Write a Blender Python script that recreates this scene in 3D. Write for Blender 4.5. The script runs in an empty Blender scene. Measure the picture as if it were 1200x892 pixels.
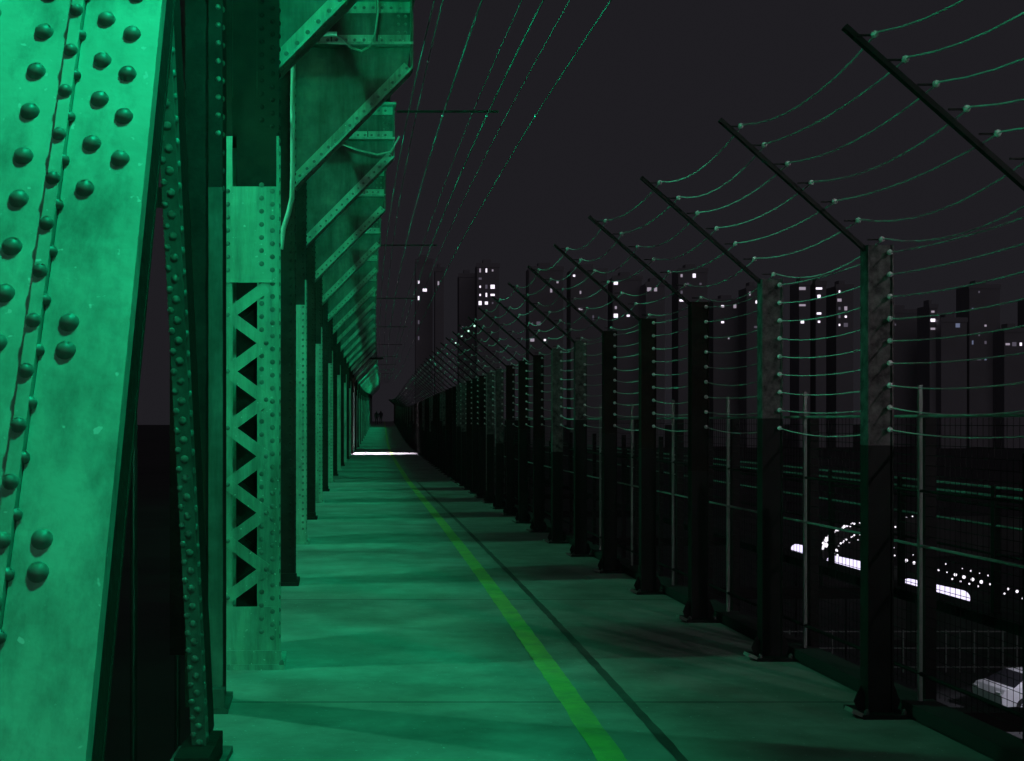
import bpy, math, random
from mathutils import Vector, Matrix
random.seed(7)
S = bpy.context.scene
F=1500.0; EYE=1.6

def C(d):
    d=max(d,-6)
    return -0.83*(1-math.exp(-(d-7)/15.6))
def Zf(d):
    if d<75: return 0.0
    t=min(1,(d-75)/135.0)
    return 1.62*t*t*(3-2*t)
def P(p): return (p[0]+C(p[1]), p[1], p[2]+Zf(p[1]))
def I(p): return tuple(p)

class MB:
    def __init__(s,m=P): s.v=[];s.f=[];s.mi=[];s.sm=[];s.m=m
    def quad(s,pts,mi=0,sm=False):
        b=len(s.v); s.v+= [s.m(p) for p in pts]; s.f.append(tuple(range(b,b+len(pts)))); s.mi.append(mi); s.sm.append(sm)
    def box(s,a,b,mi=0):
        x0,y0,z0=[min(a[i],b[i]) for i in range(3)]; x1,y1,z1=[max(a[i],b[i]) for i in range(3)]
        s.hexa([(x0,y0,z0),(x1,y0,z0),(x1,y1,z0),(x0,y1,z0),(x0,y0,z1),(x1,y0,z1),(x1,y1,z1),(x0,y1,z1)],mi)
    def hexa(s,p,mi=0):
        b=len(s.v); s.v+=[s.m(q) for q in p]
        for f in ((0,3,2,1),(4,5,6,7),(0,1,5,4),(1,2,6,5),(2,3,7,6),(3,0,4,7)):
            s.f.append(tuple(b+i for i in f)); s.mi.append(mi); s.sm.append(False)
    def obox(s,c,ax,ay,az,mi=0):
        c=Vector(c);ax=Vector(ax);ay=Vector(ay);az=Vector(az)
        s.hexa([c-ax-ay-az,c+ax-ay-az,c+ax+ay-az,c-ax+ay-az,c-ax-ay+az,c+ax-ay+az,c+ax+ay+az,c-ax+ay+az],mi)
    def bar(s,a,b,w,t,up,mi=0):
        a=Vector(a);b=Vector(b);d=(b-a); up=Vector(up).normalized(); side=d.cross(up).normalized()
        s.obox((a+b)/2,d/2,side*w/2,up*t/2,mi)
    def dome(s,c,n,r,h=None,mi=0,seg=8):
        h=h or r*.62
        n=Vector(n).normalized(); t=n.orthogonal().normalized(); q=n.cross(t)
        c=Vector(s.m(c)); b=len(s.v)
        for (rr,hh) in ((1,0),(.86,.5),(.5,.87)):
            for i in range(seg):
                a=2*math.pi*i/seg
                s.v.append(tuple(c+(t*math.cos(a)+q*math.sin(a))*r*rr+n*h*hh))
        s.v.append(tuple(c+n*h))
        for k in range(2):
            for i in range(seg):
                j=(i+1)%seg
                s.f.append((b+k*seg+i,b+k*seg+j,b+(k+1)*seg+j,b+(k+1)*seg+i)); s.mi.append(mi); s.sm.append(True)
        for i in range(seg):
            s.f.append((b+2*seg+i,b+2*seg+(i+1)%seg,b+3*seg)); s.mi.append(mi); s.sm.append(True)
    def tube(s,pts,r,n=4,mi=0,cap=True):
        pts=[Vector(s.m(p)) for p in pts]; b=len(s.v)
        for i,p in enumerate(pts):
            d=(pts[min(i+1,len(pts)-1)]-pts[max(i-1,0)]).normalized()
            ref=Vector((0,0,1)) if abs(d.z)<.9 else Vector((1,0,0))
            x=d.cross(ref).normalized(); y=d.cross(x)
            for k in range(n):
                a=2*math.pi*k/n
                s.v.append(tuple(p+(x*math.cos(a)+y*math.sin(a))*r))
        for i in range(len(pts)-1):
            for k in range(n):
                j=(k+1)%n
                s.f.append((b+i*n+k,b+i*n+j,b+(i+1)*n+j,b+(i+1)*n+k)); s.mi.append(mi); s.sm.append(n>4)
        if cap and n>2:
            s.f.append(tuple(b+k for k in range(n))); s.mi.append(mi); s.sm.append(False)
            e=b+(len(pts)-1)*n
            s.f.append(tuple(e+k for k in range(n))[::-1]); s.mi.append(mi); s.sm.append(False)
    def ball(s,c,r,mi=0,seg=8,rings=5):
        c=Vector(s.m(c)); b=len(s.v)
        for i in range(1,rings):
            th=math.pi*i/rings
            for k in range(seg):
                a=2*math.pi*k/seg
                s.v.append((c.x+r*math.sin(th)*math.cos(a),c.y+r*math.sin(th)*math.sin(a),c.z+r*math.cos(th)))
        s.v.append((c.x,c.y,c.z+r)); s.v.append((c.x,c.y,c.z-r)); T=len(s.v)-2
        for i in range(rings-2):
            for k in range(seg):
                j=(k+1)%seg
                s.f.append((b+i*seg+k,b+(i+1)*seg+k,b+(i+1)*seg+j,b+i*seg+j)); s.mi.append(mi); s.sm.append(True)
        for k in range(seg):
            j=(k+1)%seg
            s.f.append((T,b+k,b+j)); s.mi.append(mi); s.sm.append(True)
            e=b+(rings-2)*seg
            s.f.append((T+1,e+j,e+k)); s.mi.append(mi); s.sm.append(True)
    def make(s,name,mats,parent=None):
        me=bpy.data.meshes.new(name); me.from_pydata(s.v,[],s.f)
        for m in mats: me.materials.append(m)
        me.polygons.foreach_set('material_index',s.mi); me.polygons.foreach_set('use_smooth',s.sm)
        me.update()
        o=bpy.data.objects.new(name,me); S.collection.objects.link(o)
        if parent: o.parent=parent
        return o
def empty(name):
    e=bpy.data.objects.new(name,None); S.collection.objects.link(e); return e

# ---------------- materials
def mat(name,c1,c2,scale=4,rough=.5,metal=0,bump=.15,r2=None,dirt=None,detail=4,spec=.5,dirtscale=.9,streak=False,specks=0):
    m=bpy.data.materials.new(name); m.use_nodes=True; nt=m.node_tree; N=nt.nodes; L=nt.links
    b=N['Principled BSDF']; tc=N.new('ShaderNodeTexCoord')
    n=N.new('ShaderNodeTexNoise'); n.inputs['Scale'].default_value=scale; n.inputs['Detail'].default_value=detail; n.inputs['Roughness'].default_value=.65
    L.new(tc.outputs['Object'],n.inputs['Vector'])
    r=N.new('ShaderNodeValToRGB'); r.color_ramp.elements[0].position=.33; r.color_ramp.elements[1].position=.68
    r.color_ramp.elements[0].color=(*c1,1); r.color_ramp.elements[1].color=(*c2,1)
    L.new(n.outputs['Fac'],r.inputs['Fac']); col=r.outputs['Color']
    def mixin(fac,c):
        nonlocal col
        mx=N.new('ShaderNodeMix'); mx.data_type='RGBA'
        L.new(fac,mx.inputs['Factor']); L.new(col,mx.inputs['A']); mx.inputs['B'].default_value=(*c,1)
        col=mx.outputs['Result']
    if dirt:
        n2=N.new('ShaderNodeTexNoise'); n2.inputs['Scale'].default_value=dirtscale; n2.inputs['Detail'].default_value=7; n2.inputs['Roughness'].default_value=.7
        if streak:
            mpp=N.new('ShaderNodeMapping'); mpp.inputs['Scale'].default_value=(4,4,.5)
            L.new(tc.outputs['Object'],mpp.inputs['Vector']); L.new(mpp.outputs['Vector'],n2.inputs['Vector'])
        else: L.new(tc.outputs['Object'],n2.inputs['Vector'])
        r3=N.new('ShaderNodeValToRGB'); r3.color_ramp.elements[0].position=.44; r3.color_ramp.elements[1].position=.68
        r3.color_ramp.elements[0].color=(0,0,0,1); r3.color_ramp.elements[1].color=(.75,.75,.75,1)
        L.new(n2.outputs['Fac'],r3.inputs['Fac']); mixin(r3.outputs['Color'],dirt)
    if specks:
        n4=N.new('ShaderNodeTexNoise'); n4.inputs['Scale'].default_value=38; n4.inputs['Detail'].default_value=2
        L.new(tc.outputs['Object'],n4.inputs['Vector'])
        r4=N.new('ShaderNodeValToRGB'); r4.color_ramp.elements[0].position=.70; r4.color_ramp.elements[1].position=.735
        r4.color_ramp.elements[0].color=(0,0,0,1); r4.color_ramp.elements[1].color=(1,1,1,1)
        L.new(n4.outputs['Fac'],r4.inputs['Fac']); mixin(r4.outputs['Color'],(specks,specks,specks))
    L.new(col,b.inputs['Base Color'])
    mr=N.new('ShaderNodeMapRange'); mr.inputs['To Min'].default_value=rough; mr.inputs['To Max'].default_value=r2 if r2 else min(1,rough+.2)
    L.new(n.outputs['Fac'],mr.inputs['Value']); L.new(mr.outputs['Result'],b.inputs['Roughness'])
    b.inputs['Metallic'].default_value=metal; b.inputs['Specular IOR Level'].default_value=spec
    if bump:
        nb=N.new('ShaderNodeTexNoise'); nb.inputs['Scale'].default_value=scale*8; nb.inputs['Detail'].default_value=3
        L.new(tc.outputs['Object'],nb.inputs['Vector'])
        bp=N.new('ShaderNodeBump'); bp.inputs['Strength'].default_value=bump; bp.inputs['Distance'].default_value=.01
        L.new(nb.outputs['Fac'],bp.inputs['Height']); L.new(bp.outputs['Normal'],b.inputs['Normal'])
    return m
def emit(name,col,st):
    m=bpy.data.materials.new(name); m.use_nodes=True
    b=m.node_tree.nodes['Principled BSDF']; b.inputs['Base Color'].default_value=(.5,.5,.5,1)
    b.inputs['Emission Color'].default_value=(*col,1); b.inputs['Emission Strength'].default_value=st
    return m
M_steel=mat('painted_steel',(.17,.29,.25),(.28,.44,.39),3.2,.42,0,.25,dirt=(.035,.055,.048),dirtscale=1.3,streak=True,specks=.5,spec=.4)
M_web=mat('shaded_steel_web',(.04,.06,.052),(.12,.165,.15),2.6,.48,0,.25,dirt=(.02,.026,.023),dirtscale=1.1,streak=True,spec=.25)  # darker copy of the painted steel; dimmer light on webs is in the colour
M_steel_dark=mat('dark_steel',(.011,.009,.009),(.028,.025,.024),5,.6,0,.3,dirt=(.04,.02,.016),spec=.1)  # near-black copy of the steel; shade on unlit parts is in its colour
M_rivet=mat('rivet_steel',(.07,.105,.095),(.13,.18,.165),9,.34,0,.0)
M_conc=mat('walkway_concrete',(.19,.20,.185),(.34,.345,.33),1.6,.52,0,.35,r2=.8,dirt=(.10,.10,.09),dirtscale=.6,specks=.45,spec=.4)
M_joint=mat('joint_filler',(.03,.03,.03),(.06,.06,.05),8,.8,bump=0)
M_shadow=mat('cable_shadow_tone',(.05,.045,.045),(.11,.105,.10),3,.6,bump=0)  # dark tone of the cable shadow laid on the floor
M_yel=mat('worn_yellow_paint',(.25,.37,.09),(.34,.50,.13),7,.5,0,.1,dirt=(.18,.24,.13),dirtscale=4)
M_post_lo=mat('post_black_steel',(.007,.007,.007),(.015,.015,.015),6,.5,0,0,spec=.25)
M_post_up=mat('post_lit_grey',(.022,.018,.020),(.16,.14,.145),16,.5,.0,.1,spec=.3)  # mottled grey; the neutral light on upper posts is in the colour
M_wire=mat('wire_steel',(.65,.65,.65),(.85,.85,.85),9,.35,.2,0)
M_ins=mat('insulator_ceramic',(.75,.66,.7),(.9,.82,.86),9,.15,0,0)
M_rail=mat('railing_steel',(.2,.2,.2),(.35,.35,.35),9,.45,.2,0)
M_cable=mat('overhead_cable',(.10,.10,.10),(.2,.2,.2),9,.4,0,0)
M_ground=mat('night_ground',(.02,.02,.022),(.05,.05,.05),.05,.8,0,0)
M_asph=mat('asphalt',(.035,.035,.037),(.06,.06,.06),.6,.7,0,0)
M_bld=mat('building_facade',(.25,.24,.26),(.29,.28,.31),.05,.9,0,0,spec=.05)
M_wall=mat('guard_wall_concrete',(.06,.06,.06),(.1,.1,.1),.5,.8,0,0)
M_car=mat('car_paint',(.6,.6,.62),(.68,.68,.7),2,.25,0,0)
M_glass=mat('dark_glass',(.02,.02,.025),(.03,.03,.035),2,.08,0,0)
M_rub=mat('rubber',(.02,.02,.02),(.03,.03,.03),2,.8,0,0)
M_cloth=mat('dark_clothes',(.02,.02,.03),(.05,.05,.06),9,.9,0,0)
E_w=[emit('window_bright',(.95,.84,1),1.5),emit('window_mid',(.85,.72,.9),.36),emit('window_dim',(.6,.52,.75),.10),emit('window_blue',(.5,.6,1),.2)]
E_streak=emit('streak_glow',(.80,.72,1),1.4)
E_dot=emit('bulb_glow',(.95,.88,1),1.4)
E_green=emit('green_lens',(.05,1,.5),1.0)
E_glim=emit('green_white_bulb',(.6,1,.8),1.3)

# ---------------- walkway floor
ds=[4.2*i-1.1-8.4 for i in range(0,62)]
wk=empty('walkway')
f=MB()
for i in range(len(ds)-1):
    a=ds[i]+.008; b=ds[i+1]-.008; n=4
    for k in range(n):
        y0=a+(b-a)*k/n; y1=a+(b-a)*(k+1)/n
        f.quad([(-.98,y0,0),(2.84,y0,0),(2.84,y1,0),(-.98,y1,0)])
f.make('slabs',[M_conc],wk)
f=MB()
for i in range(200):
    y0=-9.5+i*1.3; y1=y0+1.3
    f.hexa([(-1.0,y0,-.3),(3.1,y0,-.3),(3.1,y1,-.3),(-1.0,y1,-.3),(-1.0,y0,-.008),(3.1,y0,-.008),(3.1,y1,-.008),(-1.0,y1,-.008)])
    f.hexa([(2.86,y0,-.004),(3.04,y0,-.004),(3.04,y1,-.004),(2.86,y1,-.004),(2.86,y0,.07),(3.04,y0,.07),(3.04,y1,.07),(2.86,y1,.07)],1)
f.make('deck_and_kerb',[M_joint,M_rub],wk)
YT=[(-8,1.0),(0,1.07),(3,1.09),(6,1.09),(10.6,1.083),(19.9,.965),(35.3,.70),(58.6,.507),(90,.45),(260,.44)]
def interp(T,d):
    for i in range(len(T)-1):
        if d<=T[i+1][0]:
            t=(d-T[i][0])/(T[i+1][0]-T[i][0]); t=max(0,t)
            return T[i][1]+(T[i+1][1]-T[i][1])*t
    return T[-1][1]
f=MB(I); y=-4
prev=None
while y<210:
    st_=.12 if y<40 else 1.5
    x=sum(interp(YT,y+k) for k in (-3,-1.5,0,1.5,3))/5
    w=.070; j1=random.uniform(-.004,.004) ; j2=random.uniform(-.004,.004)
    cur=(x-w+j1,x+w+j2,y,.004+Zf(y))
    if prev: f.quad([(prev[0],prev[2],prev[3]),(prev[1],prev[2],prev[3]),(cur[1],cur[2],cur[3]),(cur[0],cur[2],cur[3])])
    prev=cur; y+=st_
f.make('yellow_lane_line',[M_yel])
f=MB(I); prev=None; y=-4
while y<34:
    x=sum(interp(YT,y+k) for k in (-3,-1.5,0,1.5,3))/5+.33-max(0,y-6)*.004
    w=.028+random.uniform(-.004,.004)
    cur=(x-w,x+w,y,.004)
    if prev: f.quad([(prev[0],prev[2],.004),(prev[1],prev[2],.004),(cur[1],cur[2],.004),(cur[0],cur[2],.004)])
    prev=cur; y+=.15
f.make('cable_shadow_strip',[M_shadow])  # dark strip painted along the floor as an overhead cable's shadow

# ---------------- truss columns + haunch brackets
def column(d,idx):
    root=empty('truss_column')
    near=d<34
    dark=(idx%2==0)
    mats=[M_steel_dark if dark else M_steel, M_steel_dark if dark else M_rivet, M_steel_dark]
    m=MB(); R=.017
    uL,uR=-.96,-.61; dp=.36; H=5.75; Hs=3.45
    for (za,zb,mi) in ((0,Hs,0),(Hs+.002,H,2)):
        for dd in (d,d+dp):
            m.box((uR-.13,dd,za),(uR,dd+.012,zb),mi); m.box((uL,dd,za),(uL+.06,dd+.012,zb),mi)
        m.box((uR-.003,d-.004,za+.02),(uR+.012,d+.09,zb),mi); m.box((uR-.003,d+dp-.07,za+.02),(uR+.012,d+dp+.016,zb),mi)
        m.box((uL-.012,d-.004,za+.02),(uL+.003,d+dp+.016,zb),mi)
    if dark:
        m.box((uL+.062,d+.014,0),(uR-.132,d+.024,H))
        m.box((uL-.35,d+.05,0),(uL-.02,d+.062,H))  # dark side plate added to fill the gap like shade
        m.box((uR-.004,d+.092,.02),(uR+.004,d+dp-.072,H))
    else:
        z=.46; k=0
        while z<2.42:
            a=(uL+.03,z) if k%2==0 else (uR-.07,z); b=(uR-.07,z+.183) if k%2==0 else (uL+.03,z+.183)
            for q,dd in enumerate((d-.012,d+dp+.02)):
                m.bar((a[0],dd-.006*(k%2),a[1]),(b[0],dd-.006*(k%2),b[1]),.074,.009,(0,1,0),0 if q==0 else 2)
            if near:
                m.dome((a[0],d-.024,a[1]),(0,-1,0),.016,mi=1)
            z+=.183;k+=1
        m.box((uL+.005,d-.02,2.5),(uR-.005,d-.004,3.12))
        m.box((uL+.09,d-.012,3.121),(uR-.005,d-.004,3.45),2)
        m.box((uL+.005,d-.02,.12),(uR-.005,d-.004,.40))
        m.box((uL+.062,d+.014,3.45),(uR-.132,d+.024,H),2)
        m.box((uL-.4,d+dp+.1,0),(uR-.05,d+dp+.11,H),2)  # dark sheet behind the lattice, put there as shade between columns
    m.box((uL-.05,d-.07,.0),(uR+.05,d+dp+.07,.035)); m.box((uL-.02,d-.045,.035),(uR+.03,d-.006 if dark else d-.021,.12))
    if near:
        for q in (uL,uR+.03):
            m.dome((q,d-.055,.035),(0,0,1),.018,.03,mi=1)
        z=.2
        while z<H:
            mi=1 if z<3.45 else 2
            yy=d-.001 if (dark or not(2.5<z<3.12 or z<.40)) else d-.02
            if dark or not (3.12<=z<3.46): m.dome((uR-.03,yy,z),(0,-1,0),R,mi=mi)
            if idx<4 and (dark or not (3.12<=z<3.46)): m.dome((uR-.1,yy,z+.04 if z<2.4 or z>2.5 else z),(0,-1,0),R,mi=mi)
            m.dome((uR+.012,d+.045,z),(1,0,0),R,mi=mi)
            if z>2.5 and z<3.1: m.dome((uL+.03,yy,z),(0,-1,0),R,mi=1)
            z+=.085
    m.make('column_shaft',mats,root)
    h=MB(); wd=d+.17
    poly=[(uR,3.9),(.5,5.02),(.55,5.34),(.55,5.78),(-1.3,5.78),(-1.3,3.75),(uR-.1,3.75)]
    h.quad([(u,wd,z) for u,z in poly],2); h.quad([(u,wd+.014,z) for u,z in poly[::-1]],2)
    a=(uR-.12,wd,3.78); b=(.55,wd,5.07)
    dirv=Vector((b[0]-a[0],0,b[2]-a[2])).normalized(); up=Vector((-dirv.z,0,dirv.x))
    h.bar(a,b,.26,.018,up)
    h.bar((a[0]-.036,wd-.012,a[2]+.042),(b[0]-.036,wd-.012,b[2]+.042),.016,.10,up)
    h.box((-.6,wd-.13,5.30),(.56,wd+.14,5.322)); h.box((-.6,wd-.022,5.324),(.56,wd-.006,5.42)); 
    h.box((-1.3,wd-.15,5.75),(.58,wd+.16,5.775)); h.box((-1.3,wd-.022,5.64),(.56,wd-.006,5.745))
    h.box((.535,wd-.12,5.05),(.56,wd-.004,5.74),2)
    for uu in (-.25,.2): h.box((uu,wd-.1,5.325),(uu+.015,wd-.024,5.74),2)
    if near:
        u=-.55
        while u<.52:
            h.dome((u,wd-.022,5.37),(0,-1,0),.017,mi=1); h.dome((u,wd-.022,5.69),(0,-1,0),.017,mi=1)
            u+=.09
        L=Vector((b[0]-a[0],0,b[2]-a[2])).length; t=.1
        while t<L:
            p=Vector(a)+dirv*t
            h.dome((p.x+up.x*.05,wd-.02,p.z+up.z*.05),(0,-1,0),.016,mi=1)
            h.dome((p.x-up.x*.009,wd-.08,p.z-up.z*.009),-up,.017,mi=1)
            t+=.1
        z=5.45
        while z<5.62:
            h.dome((.49,wd-.002,z),(0,-1,0),.017,mi=1);h.dome((.42,wd-.002,z),(0,-1,0),.017,mi=1);z+=.08
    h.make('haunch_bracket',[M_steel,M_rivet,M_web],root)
st=[8.3+4.2*i for i in range(-2,46)]
for i,d in enumerate(st):
    if d<6: continue
    column(d,i+1)

ch=MB()
for i in range(0,150):
    y0=-2+i*1.4; y1=y0+1.4
    for (u0,u1,z0,z1) in ((-1.32,-1.02,0.0,.2),(-1.3,-1.0,5.8,6.1),(.3,.5,5.8,6.05)):
        if z1<1 and y0<8.5: continue
        ch.hexa([(u0,y0,z0),(u1,y0,z0),(u1,y1,z0),(u0,y1,z0),(u0,y0,z1),(u1,y0,z1),(u1,y1,z1),(u0,y1,z1)])
ch.make('truss_chord_girder',[M_steel_dark])

# foreground diagonals
dA=Vector((0,.442,.897)); oA=Vector((0,2.2,EYE)); nA=Vector((0,-.897,.442))
def pa(x,t,n=0): 
    q=oA+dA*t+nA*n; return (x,q.y,q.z)
A=empty('riveted_diagonal_member'); m=MB(I)
def plate(m,x0,x1,t0,t1,n0,n1,fn,mi=0):
    m.hexa([fn(x0,t0,n0),fn(x1,t0,n0),fn(x1,t1,n0),fn(x0,t1,n0),fn(x0,t0,n1),fn(x1,t0,n1),fn(x1,t1,n1),fn(x0,t1,n1)],mi)
T0,T1=-1.74,4.2
plate(m,-.604,-.45,T0,T1,-.012,0,pa)
plate(m,-1.05,-.63,T0,T1,-.03,-.014,pa)
plate(m,-.629,-.606,T0,T1,-.012,.016,pa)
plate(m,-.462,-.452,T0,T1,-.05,-.014,pa)
plate(m,-.70,-.464,T0,T1,-.20,-.19,pa,2)
plate(m,-.48,-.466,T0,T1,-.188,-.052,pa,2)
m.make('plates',[M_steel,M_rivet,M_steel_dark],A)
m=MB(I)
t=T0+.03
def jit(): return random.uniform(-.0035,.0035)
while t<T1:
    m.dome(pa(-.688+jit(),t+jit(),-.014),nA,.0195,.017,seg=14); m.dome(pa(-.80+jit(),t+.05,-.014),nA,.0195,.017,seg=14)
    m.dome(pa(-.6175,t+.03+jit(),.016),nA,.0145,.015,seg=12)
    m.dome(pa(-.606,t+.08,.004),(1,0,0),.012,.012,seg=10)
    if t>.5:
        m.dome(pa(-.556+jit(),t+.02+jit(),0),nA,.0185,.016,seg=14); m.dome(pa(-.503+jit(),t-.02+jit(),0),nA,.0185,.016,seg=14)
    t+=.104
m.dome(pa(-.560,.49,0),nA,.0185,.016,seg=14)
for k in range(-4,1):
    for q in (.0,-.057):
        m.dome(pa(-.558,.197+.413*k+q,0),nA,.0185,.016,seg=14)
m.make('rivets',[M_rivet],A)

dB=Vector((0,-.317,.948)); oB=Vector((0,5.28,EYE)); nB=Vector((0,-.948,-.317))
def pb(x,t,n=0):
    q=oB+dB*t+nB*n; return (x,q.y,q.z)
B=empty('riveted_diagonal_member'); m=MB(I)
T0,T1=-1.66,3.9
plate(m,-.855,-.80,T0,T1,-.012,0,pb)
plate(m,-.80,-.79,T0,T1,-.09,.002,pb)
plate(m,-.815,-.803,T0,T1,-.36,-.092,pb,2)
m.box((-.98,5.45,0),(-.72,6.2,.03),0); m.box((-.90,5.55,.03),(-.75,6.05,.14),2)
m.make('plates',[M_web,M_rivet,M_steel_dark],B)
m=MB(I); t=T0+.05
while t<T1:
    m.dome(pb(-.820,t,0),nB,.017,seg=10); m.dome(pb(-.845,t+.04,0),nB,.014,seg=10)
    m.dome(pb(-.79,t+.02,-.03),(1,0,0),.016,seg=10)
    t+=.085
m.make('rivets',[M_rivet],B)

Cc=empty('plate_column'); m=MB()
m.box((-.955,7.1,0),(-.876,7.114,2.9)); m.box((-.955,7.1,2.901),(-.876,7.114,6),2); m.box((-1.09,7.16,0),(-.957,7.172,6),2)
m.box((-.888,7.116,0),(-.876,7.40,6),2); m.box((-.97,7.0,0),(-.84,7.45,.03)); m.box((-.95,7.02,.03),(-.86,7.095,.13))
z=.2
while z<6:
    if z>3.2: m.dome((-.9,7.1,z),(0,-1,0),.016,mi=1)
    if z>2.9: m.dome((-.876,7.15,z),(1,0,0),.017,mi=1)
    z+=.1
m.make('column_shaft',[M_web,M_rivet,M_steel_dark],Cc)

cp=MB(I)
def W(px,py,D): return ((px-447)/F*D, D, EYE+(494-py)/F*D)
pts=[(395,40),(370,40),(356,42),(347,50),(344,64),(343,110),(343,160),(343,205),(342,232),(338,250),(332,268),(329,292)]
cp.tube([W(x,y,12.25) for x,y in pts],.024,8)
pts=[(392,40),(402,46),(412,56),(424,60),(434,54),(440,38),(443,15),(443,-10)]
cp.tube([W(x,y,12.3) for x,y in pts],.011,6)
pts=[(390,158),(398,168),(420,176),(442,181),(458,178),(468,160)]
cp.tube([W(x,y,16.6) for x,y in pts],.012,6)
cp.make('conduit_pipe',[M_steel])

# ---------------- security fence
fe=empty('security_fence')
po=MB(); wi=MB(); ins=MB()
sp=1.65; NP=110
dn=[6.95+sp*n for n in range(-4,NP)]
uP=2.71
armA=(uP,2.55); armB=(uP-.87,3.25)
vz=[2.516-.12*k for k in range(9)]
def armpt(t): return (armA[0]+(armB[0]-armA[0])*t+.065, armA[1]+(armB[1]-armA[1])*t+.0)
arms=[armpt(.06+.147*k) for k in range(7)]
for n,d in enumerate(dn):
    lean=random.uniform(-.012,.012)
    zsplit=(1.47,1.62,1.2,1.35)[n%4]
    up_m=1 if n%5 in (4,0) else 3
    for (z0,z1,mi) in ((.02,zsplit,0),(zsplit+.001,2.56,up_m)):
        po.box((uP-.07,d,z0),(uP-.06,d+.10,z1),mi); po.box((uP+.06,d,z0),(uP+.07,d+.10,z1),mi)
        po.box((uP-.059,d+.012,z0),(uP+.059,d+.022,z1),mi)
    a=Vector((uP-.02,d+.05,2.50)); b=Vector((armB[0]+lean,d+.05,armB[1]))
    po.bar(a,b,.03,.022,Vector((-.63,0,-.78)),0)
    po.box((uP-.13,d-.08,.0),(uP+.13,d+.18,.022),0)
    if d<40:
        for q in (-.1,.1):
            po.dome((uP+q,d-.055,.022),(0,0,1),.016,.03,mi=1)
            po.obox((uP+q*.9,d+.05,.07),(.018,0,-.045),(0,.006,0),(.018,0,.045),0)
        po.obox((uP-.155,d-.02,.03),(.03,.0,-.012),(0,.05,0),(.004,0,.01),2)
    r=.0165 if d<22 else .019
    if d<75:
        seg=8 if d<20 else 5
        for z in vz: ins.ball((uP+.04,d-.02,z),r,seg=seg,rings=4)
        for (u,z) in arms: ins.ball((u,d+.02,z),r,seg=seg,rings=4)
        if d<30:
            for (u,z) in arms: po.box((u-.07,d+.03,z-.004),(u,d+.038,z+.004),0)
for i in range(len(dn)-1):
    d0,d1=dn[i],dn[i+1]
    ns=8 if d0<20 else (4 if d0<50 else 2)
    r=.0038 if d0<15 else (.0048 if d0<40 else .006)
    for k,(u,z) in enumerate([(uP+.04,z) for z in vz]+arms):
        sag=(.035 if k<9 else .07)*random.uniform(.6,1.4)
        pts=[]
        for q in range(ns+1):
            t=q/ns; pts.append((u,d0+(d1-d0)*t-.01,z-sag*4*t*(1-t)))
        wi.tube(pts,r,3 if d0>15 else 5,cap=False)
po.make('posts_and_arms',[M_post_lo,M_post_up,M_conc,M_steel_dark],fe)
wi.make('wires',[M_wire],fe); ins.make('insulators',[M_ins],fe)

# ---------------- mesh railing
mr=empty('mesh_railing'); r_=MB()
uM=2.95
for i,d in enumerate(dn):
    if d>120: break
    r_.box((uM-.010,d+.05,.07),(uM+.010,d+.07,1.80)) 
    r_.box((uM+.05,d+.10,.0),(uM+.11,d+.16,1.62),1)
    r_.box((uM+.05,d+.75,.0),(uM+.09,d+.79,1.45),1)
for i in range(-1,90):
    y0=1.2*i+1; y1=y0+1.2
    for z,rr,mi in ((1.63,.010,0),(1.22,.009,1),(.92,.009,0),(.22,.012,1)):
        r_.tube([(uM,y0,z),(uM,y1,z)],rr,6,cap=False,mi=mi)
r_.make('rails_and_posts',[M_rail,M_post_lo],mr)
me=MB(); y=1.0
while y<24:
    me.tube([(uM+.02,y,.12),(uM+.02,y,1.62)],.0020,3,cap=False); y+=.055
for k in range(27):
    z=.15+k*.055
    me.tube([(uM+.02,1+2.3*j,z) for j in range(11)],.0020,3,cap=False)
me.make('wire_mesh',[M_post_lo],mr)

g=empty('outer_guard_rail'); q=MB()
for i in range(0,60):
    y0=2+2.0*i; y1=y0+2.0
    for z,mi in ((.98,0),(.90,0),(.80,1),(.62,0),(.35,1)): q.tube([(6,y0,z),(6,y1,z)],.014,5,cap=False,mi=mi)
    q.hexa([(5.85,y0,-.30),(6.15,y0,-.30),(6.15,y1,-.30),(5.85,y1,-.30),(5.85,y0,-.2),(6.15,y0,-.2),(6.15,y1,-.2),(5.85,y1,-.2)],1)
    q.box((5.97,y0,-.2),(6.03,y0+.06,1.0),1)
    if i%3==0: q.box((3.0,y0,-.34),(5.85,y0+.15,-.22),1)
q.make('rails',[M_rail,M_post_lo],g)

# ---------------- overhead cables
oc=empty('overhead_cables'); q=MB()
zc=5.55
cab=[(2.37,zc,.007),(2.02,zc+.05,.005),(1.74,zc,.008),(1.58,zc+.1,.005),(1.17,zc,.008),(.72,zc,.006),(.98,zc+.7,.006)]
for (u,z,r) in cab:
    pts=[]; y=-4
    while y<180:
        ph=((y-4)%12.6)/12.6
        pts.append((u,y,z-.09*ph*(1-ph)*(.5+.5*math.sin(u*9)))); y+=1.05
    q.tube(pts,r,5,cap=False)
for k in range(0,14):
    d=16.6+12.6*k
    q.box((.58,d,zc+.06),(1.9,d+.03,zc+.085),2)
    for (u,z,r) in cab[::2]: q.ball((u,d-.06,z),.016,mi=1)
q.make('cables',[M_cable,M_ins,M_steel_dark],oc)

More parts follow.
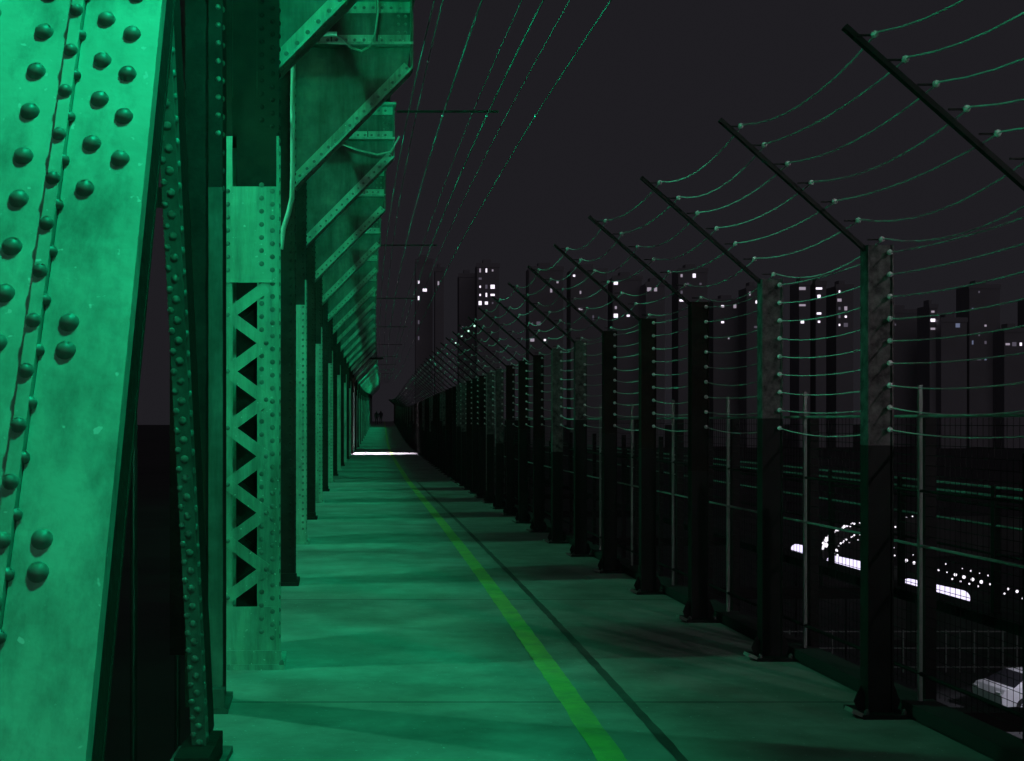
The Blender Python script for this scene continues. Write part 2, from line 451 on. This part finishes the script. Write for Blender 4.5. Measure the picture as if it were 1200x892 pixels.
# ---------------- ground, lower road, city
g=MB(I); g.quad([(-3000,-500,-9),(3000,-500,-9),(3000,4000,-9),(-3000,4000,-9)]); g.make('ground',[M_ground])
g=MB(I)
ramp=empty('highway_ramp'); dots=MB(I)
arc=[W(964,642,78),W(968,630,84),W(980,621,90),W(1000,613,95),W(1030,608,98),W(1075,604,100),W(1130,602,101),W(1220,603,102)]
def dens(pts,st):
    out=[]
    for i in range(len(pts)-1):
        a=Vector(pts[i]);b=Vector(pts[i+1]);n=max(1,int((b-a).length/st))
        for k in range(n): out.append(a+(b-a)*k/n)
    return out
def guard(arc,dz):
    for a,b in zip(arc[:-1],arc[1:]):
        a=Vector(a);b=Vector(b)
        g.hexa([(a.x,a.y,-9),(b.x,b.y,-9),(b.x,b.y+.4,-9),(a.x,a.y+.4,-9),(a.x,a.y,a.z-dz),(b.x,b.y,b.z-dz),(b.x,b.y+.4,b.z-dz),(a.x,a.y+.4,a.z-dz)])
guard(arc,.2)
for p in dens(arc[:6],.62):
    p=p+Vector((random.uniform(-.12,.12),-.2,random.uniform(-.05,.05)))
    if random.random()<.9: dots.ball((p.x,p.y,p.z),.09*random.uniform(.5,1.3),seg=6,rings=4)
    if random.random()<.65: dots.ball((p.x+.6,p.y-.3,p.z-.6),.065*random.uniform(.5,1.3),seg=6,rings=4)
    if random.random()<.3: dots.ball((p.x+.5,p.y-.2,p.z-1.0),.045,seg=6,rings=4)
arc2=[W(1035,645,62),W(1062,657,62),W(1100,668,60),W(1150,682,58),W(1225,702,55)]
guard(arc2,.5)
for p in dens(arc2,.45):
    if random.random()<.88: dots.ball((p.x,p.y,p.z),.066*random.uniform(.5,1.35),seg=6,rings=4)
    if random.random()<.6: dots.ball((p.x+.2,p.y+.6,p.z+.32),.045*random.uniform(.5,1.2),seg=6,rings=4)
    if random.random()<.5: dots.ball((p.x+.2,p.y-.1,p.z-.3),.045,seg=6,rings=4)
g.quad([(8,30,-8.99),(60,30,-8.99),(90,140,-8.99),(16,140,-8.99)],1)
g.make('guard_walls',[M_wall,M_asph],ramp); dots.make('string_lights',[E_dot],ramp)

def lamp_streak(px,py,D,L,r):  # blurred light streaks built as tubes, on masts made up to carry them
    e=empty('light_streak_tube'); c=Vector(W(px,py,D)); dv=Vector((1,0,-.22)).normalized()
    m=MB(I)
    a=c-dv*L/2; b=c+dv*L/2
    m.tube([a+(b-a)*k/6 for k in range(7)],r,12,cap=False); m.ball(a,r,seg=12,rings=8); m.ball(b,r,seg=12,rings=8)
    m.make('glowing_streak',[E_streak],e)
    m=MB(I)
    m.tube([c+Vector((0,r,0)),c+Vector((.0,.5,.0)),(c.x,c.y+.55,c.z-.1),(c.x,c.y+.55,-9)],.04,6)
    m.make('mast',[M_post_lo],e)
lamp_streak(937,645,60,.30,.26)
lamp_streak(998,664,45,1.30,.25)
lamp_streak(1096,694,33,1.40,.20)

def tower(px,w,top,D,dens_,mats=(0,1,2),depth=30,win=1.2,col=2.6,flo=3.4,low=402,name='city_tower'):
    D=505+(D-380)*.12
    X=(px-447)/F*D; wm=w/F*D; zt=EYE+(494-top)/F*D
    root=empty(name); m=MB(I)
    m.box((X-wm/2,D,-9),(X+wm/2,D+depth*.4,zt)); m.box((X-wm*.2,D+3,zt+.01),(X+wm*.15,D+8,zt+2.5)); m.box((X-wm/2-.3,D-.3,zt-1.2),(X+wm/2+.3,D-.01,zt+.6))
    m.make('walls_and_roof',[M_bld],root)
    q=MB(I); nx=max(1,int(wm/col)); nz=int((zt-(-6))/flo)
    for j in range(nz):
        z=zt-2.5-j*flo
        if low is not None and z<EYE+(494-low)/F*D: break
        rowp=random.random()
        for i in range(nx):
            if random.random()<dens_*(.3+1.4*rowp):
                x=X-wm/2+col*(i+.5)
                ww=win*random.choice([.5,.7,1,1.4])/2; hh=random.choice([.4,.6,.8])
                q.quad([(x-ww,D-.06,z-hh),(x+ww,D-.06,z-hh),(x+ww,D-.06,z+hh),(x-ww,D-.06,z+hh)],random.choice(mats))
    if q.f: q.make('lit_windows',E_w,root)
tower(497,20,305,700,.07,(0,1,2))
tower(515,10,315,500,.4,(0,1,2),win=.9,low=352)
tower(572,26,310,620,.55,(0,0,1,2),low=364)
tower(548,20,322,800,.12,(1,2))
tower(640,40,314,560,.12,(0,1,2))
tower(690,42,316,520,.16,(0,1,1,2),low=375)
tower(735,34,325,640,.12,(0,1,2,2),low=375)
tower(768,22,332,520,.18,(0,1,2),low=375)
tower(812,34,316,560,.24,(0,1,2,2),low=375)
tower(854,36,352,700,.10,(0,1,2))
tower(884,18,337,520,.45,(0,1,2),low=385)
tower(943,13,331,520,1.0,(0,0,1),win=1.9,low=385)
tower(962,12,331,530,.75,(0,1),win=1.8,low=382)
tower(990,20,335,560,.6,(0,1,2,0),low=385)
tower(1056,50,364,650,.05,(2,3))
tower(1094,9,358,420,1.0,(0,0,0,1),win=2.6,col=2.5,low=390)
tower(1118,30,374,380,.08,(0,1,2,3))
tower(1154,36,335,480,.14,(0,1,2,3),low=445)
tower(1190,26,386,400,.35,(0,1,2,2),low=415)
tower(1230,40,350,420,.08,(1,2,3))
for (px,py,D) in ((541,394,60),(549,388,52),(534,402,70),(556,382,48),(476,455,110)):
    e=empty('fence_marker_lamp'); fl=MB(I); x,y,z=W(px,py,D)
    fl.ball((x,y,z),.04,seg=8,rings=5); fl.tube([(x,y,z),(x+.15,y,z+.1),(x+.3,y,z-.2)],.012,4,mi=1)
    fl.make('bulb_and_bracket',[E_glim,M_post_lo],e)

def car(x,y,yaw):
    root=empty('parked_car'); R=Matrix.Translation((x,y,-8.98))@Matrix.Rotation(yaw,4,'Z')
    fn=lambda p: tuple(R@Vector(p))
    m=MB(fn)
    prof=[(-2.2,.35),(-2.25,.75),(-2.1,.95),(-1.75,1.02),(-1.05,1.42),(.35,1.45),(1.05,1.02),(1.95,.88),(2.2,.7),(2.22,.35)]
    n=len(prof)
    def half(z): return .88 if z<=1.02 else .88-(z-1.0)*.45
    L=[(a,-half(b),b) for a,b in prof]; Rr=[(a,half(b),b) for a,b in prof]
    m.quad(L[::-1]); m.quad(Rr)
    for i in range(n):
        j=(i+1)%n
        m.quad([L[i],Rr[i],Rr[j],L[j]], 1 if i in (3,5) else 0)
    for s_ in (-1,1):
        g1=[(-1.45,s_*(.895),1.03),(-.98,s_*.71,1.37),(-.4,s_*.7,1.39),(-.4,s_*.895,1.03)]
        g2=[(-.33,s_*.895,1.03),(-.33,s_*.7,1.39),(.3,s_*.70,1.39),(.85,s_*.895,1.03)]
        m.quad(g1,1); m.quad(g2,1)
        for wx in (-1.35,1.35):
            m.tube([(wx,s_*.70,.33),(wx,s_*.93,.33)],.33,16,mi=2); m.tube([(wx,s_*.92,.33),(wx,s_*.94,.33)],.19,12,mi=0)
        m.box((2.12,s_*.5,.62),(2.235,s_*.8,.76),3); m.box((-2.27,s_*.55,.72),(-2.2,s_*.82,.85),3)
        m.box((.7,s_*.9,1.0),(.85,s_*1.03,1.1),0)
    m.make('body',[M_car,M_glass,M_rub,M_wire],root)
car(24.3,47.0,math.radians(8))
car(28,62,math.radians(15))
def yard_lamp(x,y,h,e):
    root=empty('street_lamp'); m=MB(I)
    m.tube([(x,y,-9),(x,y,-9+h-.4),(x+.2,y,-9+h),(x+1.0,y,-9+h+.05)],.05,6); m.box((x+.9,y-.12,-9+h-.02),(x+1.5,y+.12,-9+h+.1))
    m.make('mast',[M_post_lo],root)
    l=bpy.data.lights.new('lamp','SPOT'); l.energy=e; l.spot_size=2.2; l.color=(.85,.82,1); l.shadow_soft_size=.2
    o=bpy.data.objects.new('lamp',l); S.collection.objects.link(o); o.location=(x+1.2,y,-9+h-.1); o.parent=root
yard_lamp(22.6,44.0,4,480)
yf=MB(I)
for i in range(40):
    x=16+i*.6
    yf.box((x,54,-9),(x+.05,54.05,-7.2)); 
for z in (-8.8,-8,-7.3): yf.box((16,54.06,z),(40,54.10,z+.05))
yf.make('yard_fence',[M_rail])

def pedestrian(u,d):
    root=empty('pedestrian')
    V=[(0,0,.95),(0,0,1.2),(0,0,1.42),(0,0,1.52),(0,.01,1.64),(0,.01,1.74),
       (-.1,0,.9),(-.12,.12,.5),(-.12,.02,.06),(-.12,.16,.04),(.1,0,.9),(.12,-.12,.5),(.12,-.3,.1),(.12,-.16,.04),
       (-.2,0,1.4),(-.25,-.06,1.12),(-.25,.08,.88),(.2,0,1.4),(.25,.08,1.12),(.25,.18,.88)]
    E=[(0,1),(1,2),(2,3),(3,4),(4,5),(0,6),(6,7),(7,8),(8,9),(0,10),(10,11),(11,12),(12,13),(2,14),(14,15),(15,16),(2,17),(17,18),(18,19)]
    Rr=[.15,.14,.15,.06,.1,.08,.1,.07,.05,.04,.1,.07,.05,.04,.07,.05,.035,.07,.05,.035]
    me=bpy.data.meshes.new('body'); me.from_pydata(V,E,[]); o=bpy.data.objects.new('body',me); S.collection.objects.link(o)
    sk=o.modifiers.new('s','SKIN'); sb=o.modifiers.new('ss','SUBSURF'); sb.levels=1; sb.render_levels=1
    for i,r in enumerate(Rr): me.skin_vertices[0].data[i].radius=(r,r)
    me.skin_vertices[0].data[0].use_root=True
    me.materials.append(M_cloth); o.location=P((u,d,0)); o.parent=root
pedestrian(.2,165); pedestrian(.75,172)

# ---------------- lights
def green_light(name,loc,e,col,cut=None,soft=.12,root=None):
    l=bpy.data.lights.new(name,'POINT'); l.energy=e; l.color=col; l.shadow_soft_size=soft
    l.use_nodes=True; nt=l.node_tree; N=nt.nodes; L=nt.links
    em=[n for n in N if n.type=='EMISSION'][0]
    tc=N.new('ShaderNodeTexCoord'); sx=N.new('ShaderNodeSeparateXYZ'); L.new(tc.outputs['Normal'],sx.inputs[0])
    dv=N.new('ShaderNodeMath'); dv.operation='DIVIDE'; L.new(sx.outputs[cut],dv.inputs[0]); L.new(sx.outputs['Z'],dv.inputs[1])
    mp=N.new('ShaderNodeMapRange'); mp.interpolation_type='SMOOTHSTEP'
    src=dv.outputs[0]
    if cut=='X':
        a,b,c,d_=-.40,-.08,.03,1
    else:
        ab=N.new('ShaderNodeMath'); ab.operation='ABSOLUTE'; L.new(src,ab.inputs[0]); src=ab.outputs[0]
        a,b,c,d_=.38,.58,1,0.0
    mp.inputs['From Min'].default_value=a; mp.inputs['From Max'].default_value=b
    mp.inputs['To Min'].default_value=c; mp.inputs['To Max'].default_value=d_
    L.new(src,mp.inputs['Value']); out=mp.outputs['Result']
    if cut=='X':
        m2=N.new('ShaderNodeMapRange'); m2.interpolation_type='SMOOTHSTEP'
        m2.inputs['From Min'].default_value=-1.35; m2.inputs['From Max'].default_value=-.8
        m2.inputs['To Min'].default_value=.24; m2.inputs['To Max'].default_value=0
        L.new(src,m2.inputs['Value'])
        ad=N.new('ShaderNodeMath'); ad.operation='ADD'; L.new(out,ad.inputs[0]); L.new(m2.outputs['Result'],ad.inputs[1]); out=ad.outputs[0]
    L.new(out,em.inputs['Strength'])
    o=bpy.data.objects.new(name,l); S.collection.objects.link(o); o.location=loc; o.parent=root
    return o
G=(.0,1,.43)
for i in list(range(-3,13))+list(range(14,34,2)):
    d=8.3+4.2*i+.42
    if i==-2: d=1.75
    u=-.12; z=5.0
    root=empty('green_floodlight'); m=MB()
    m.box((u-.14,d-.08,z+.14),(u+.14,d+.08,z+.17),0); m.box((u-.14,d-.08,z+.05),(u-.13,d+.08,z+.14),0); m.box((u+.13,d-.08,z+.05),(u+.14,d+.08,z+.14),0)
    m.tube([(u,d-.04,z+.17),(u,d-.12,z+.3),(u,d-.2,z+.3)],.015,6); m.tube([(u-.1,d,z+.1),(u+.1,d,z+.1)],.018,6,mi=1)
    m.make('housing',[M_post_lo,E_green],root)
    e=275
    if i==-2: e=590
    if i==-3: e=140
    if 2<=i<=4: e=220
    if 5<=i<=10: e=165
    if 11<=i<=14: e=50
    if i>14: e=300+ (i-14)*20
    green_light('lamp',P((u,d,z)),e,G,'X',root=root,soft=.04)
for i in range(0,8):
    d=8.0+4.2*(i-1)
    root=empty('track_side_lamp'); m=MB(); u=-2.5; z=4.4
    m.box((u-.15,d-.1,z+.12),(u+.15,d+.1,z+.18)); m.box((u-.15,d-.12,z-.08),(u+.15,d-.102,z+.18)); m.tube([(u-.3,d,-9),(u-.3,d,z+.2),(u,d,z+.2)],.05,6)
    m.make('mast',[M_post_lo],root)
    green_light('lamp',P((u,d,z)),240,(.10,1,.52),'Y',soft=.03,root=root)
root=empty('white_walkway_lamp'); m=MB(); m.box((-.3,64,4.7),(.9,64.2,4.8)); m.tube([(-.6,64.1,5.3),(-.2,64.1,4.8)],.03,6); m.make('housing',[M_post_lo],root)
l=bpy.data.lights.new('lamp','AREA'); l.shape='RECTANGLE'; l.size=1.2; l.size_y=.15; l.energy=420; l.color=(.95,.8,1); l.spread=1.1
o=bpy.data.objects.new('lamp',l); S.collection.objects.link(o); o.location=P((.3,64.1,4.68)); o.parent=root
root=empty('post_fill_lamp'); m=MB(I); m.tube([(7.2,.5,-9),(7.2,.5,4.9),(7.0,.5,5.2),(6.2,.5,5.25)],.06,8); m.box((5.9,.35,5.2),(6.5,.65,5.32)); m.make('mast',[M_post_lo],root)  # unseen neutral lamp, added to brighten upper posts and insulators
l=bpy.data.lights.new('lamp','SPOT'); l.energy=330; l.spot_size=math.radians(46); l.spot_blend=.7; l.color=(1,.84,.95); l.shadow_soft_size=.1
o=bpy.data.objects.new('lamp',l); S.collection.objects.link(o); o.location=(6.2,.5,5.15); o.parent=root
o.rotation_euler=(Vector((2.9,10,2.2))-Vector((6.2,.5,5.15))).to_track_quat('-Z','Y').to_euler()

sl=bpy.data.lights.new('night_fill','SUN'); sl.energy=.115; sl.angle=math.radians(50); sl.color=(1,.9,1)  # dim fill from behind the camera, added to lift dark surfaces
o=bpy.data.objects.new('night_fill',sl); S.collection.objects.link(o)
o.rotation_euler=(math.radians(78),0,math.radians(-4))

w=bpy.data.worlds.new('World'); S.world=w; w.use_nodes=True
bg=w.node_tree.nodes['Background']; bg.inputs['Color'].default_value=(.0128,.0120,.0150,1); bg.inputs['Strength'].default_value=1

cam=bpy.data.cameras.new('camera'); co=bpy.data.objects.new('camera',cam); S.collection.objects.link(co)
cam.sensor_width=36; cam.lens=45; cam.shift_x=.1275; cam.shift_y=.04; cam.clip_end=6000; cam.clip_start=.05
co.location=(0,0,EYE); co.rotation_euler=(math.radians(90),0,0); S.camera=co
S.view_settings.view_transform='Standard'; S.view_settings.look='None'; S.view_settings.exposure=0
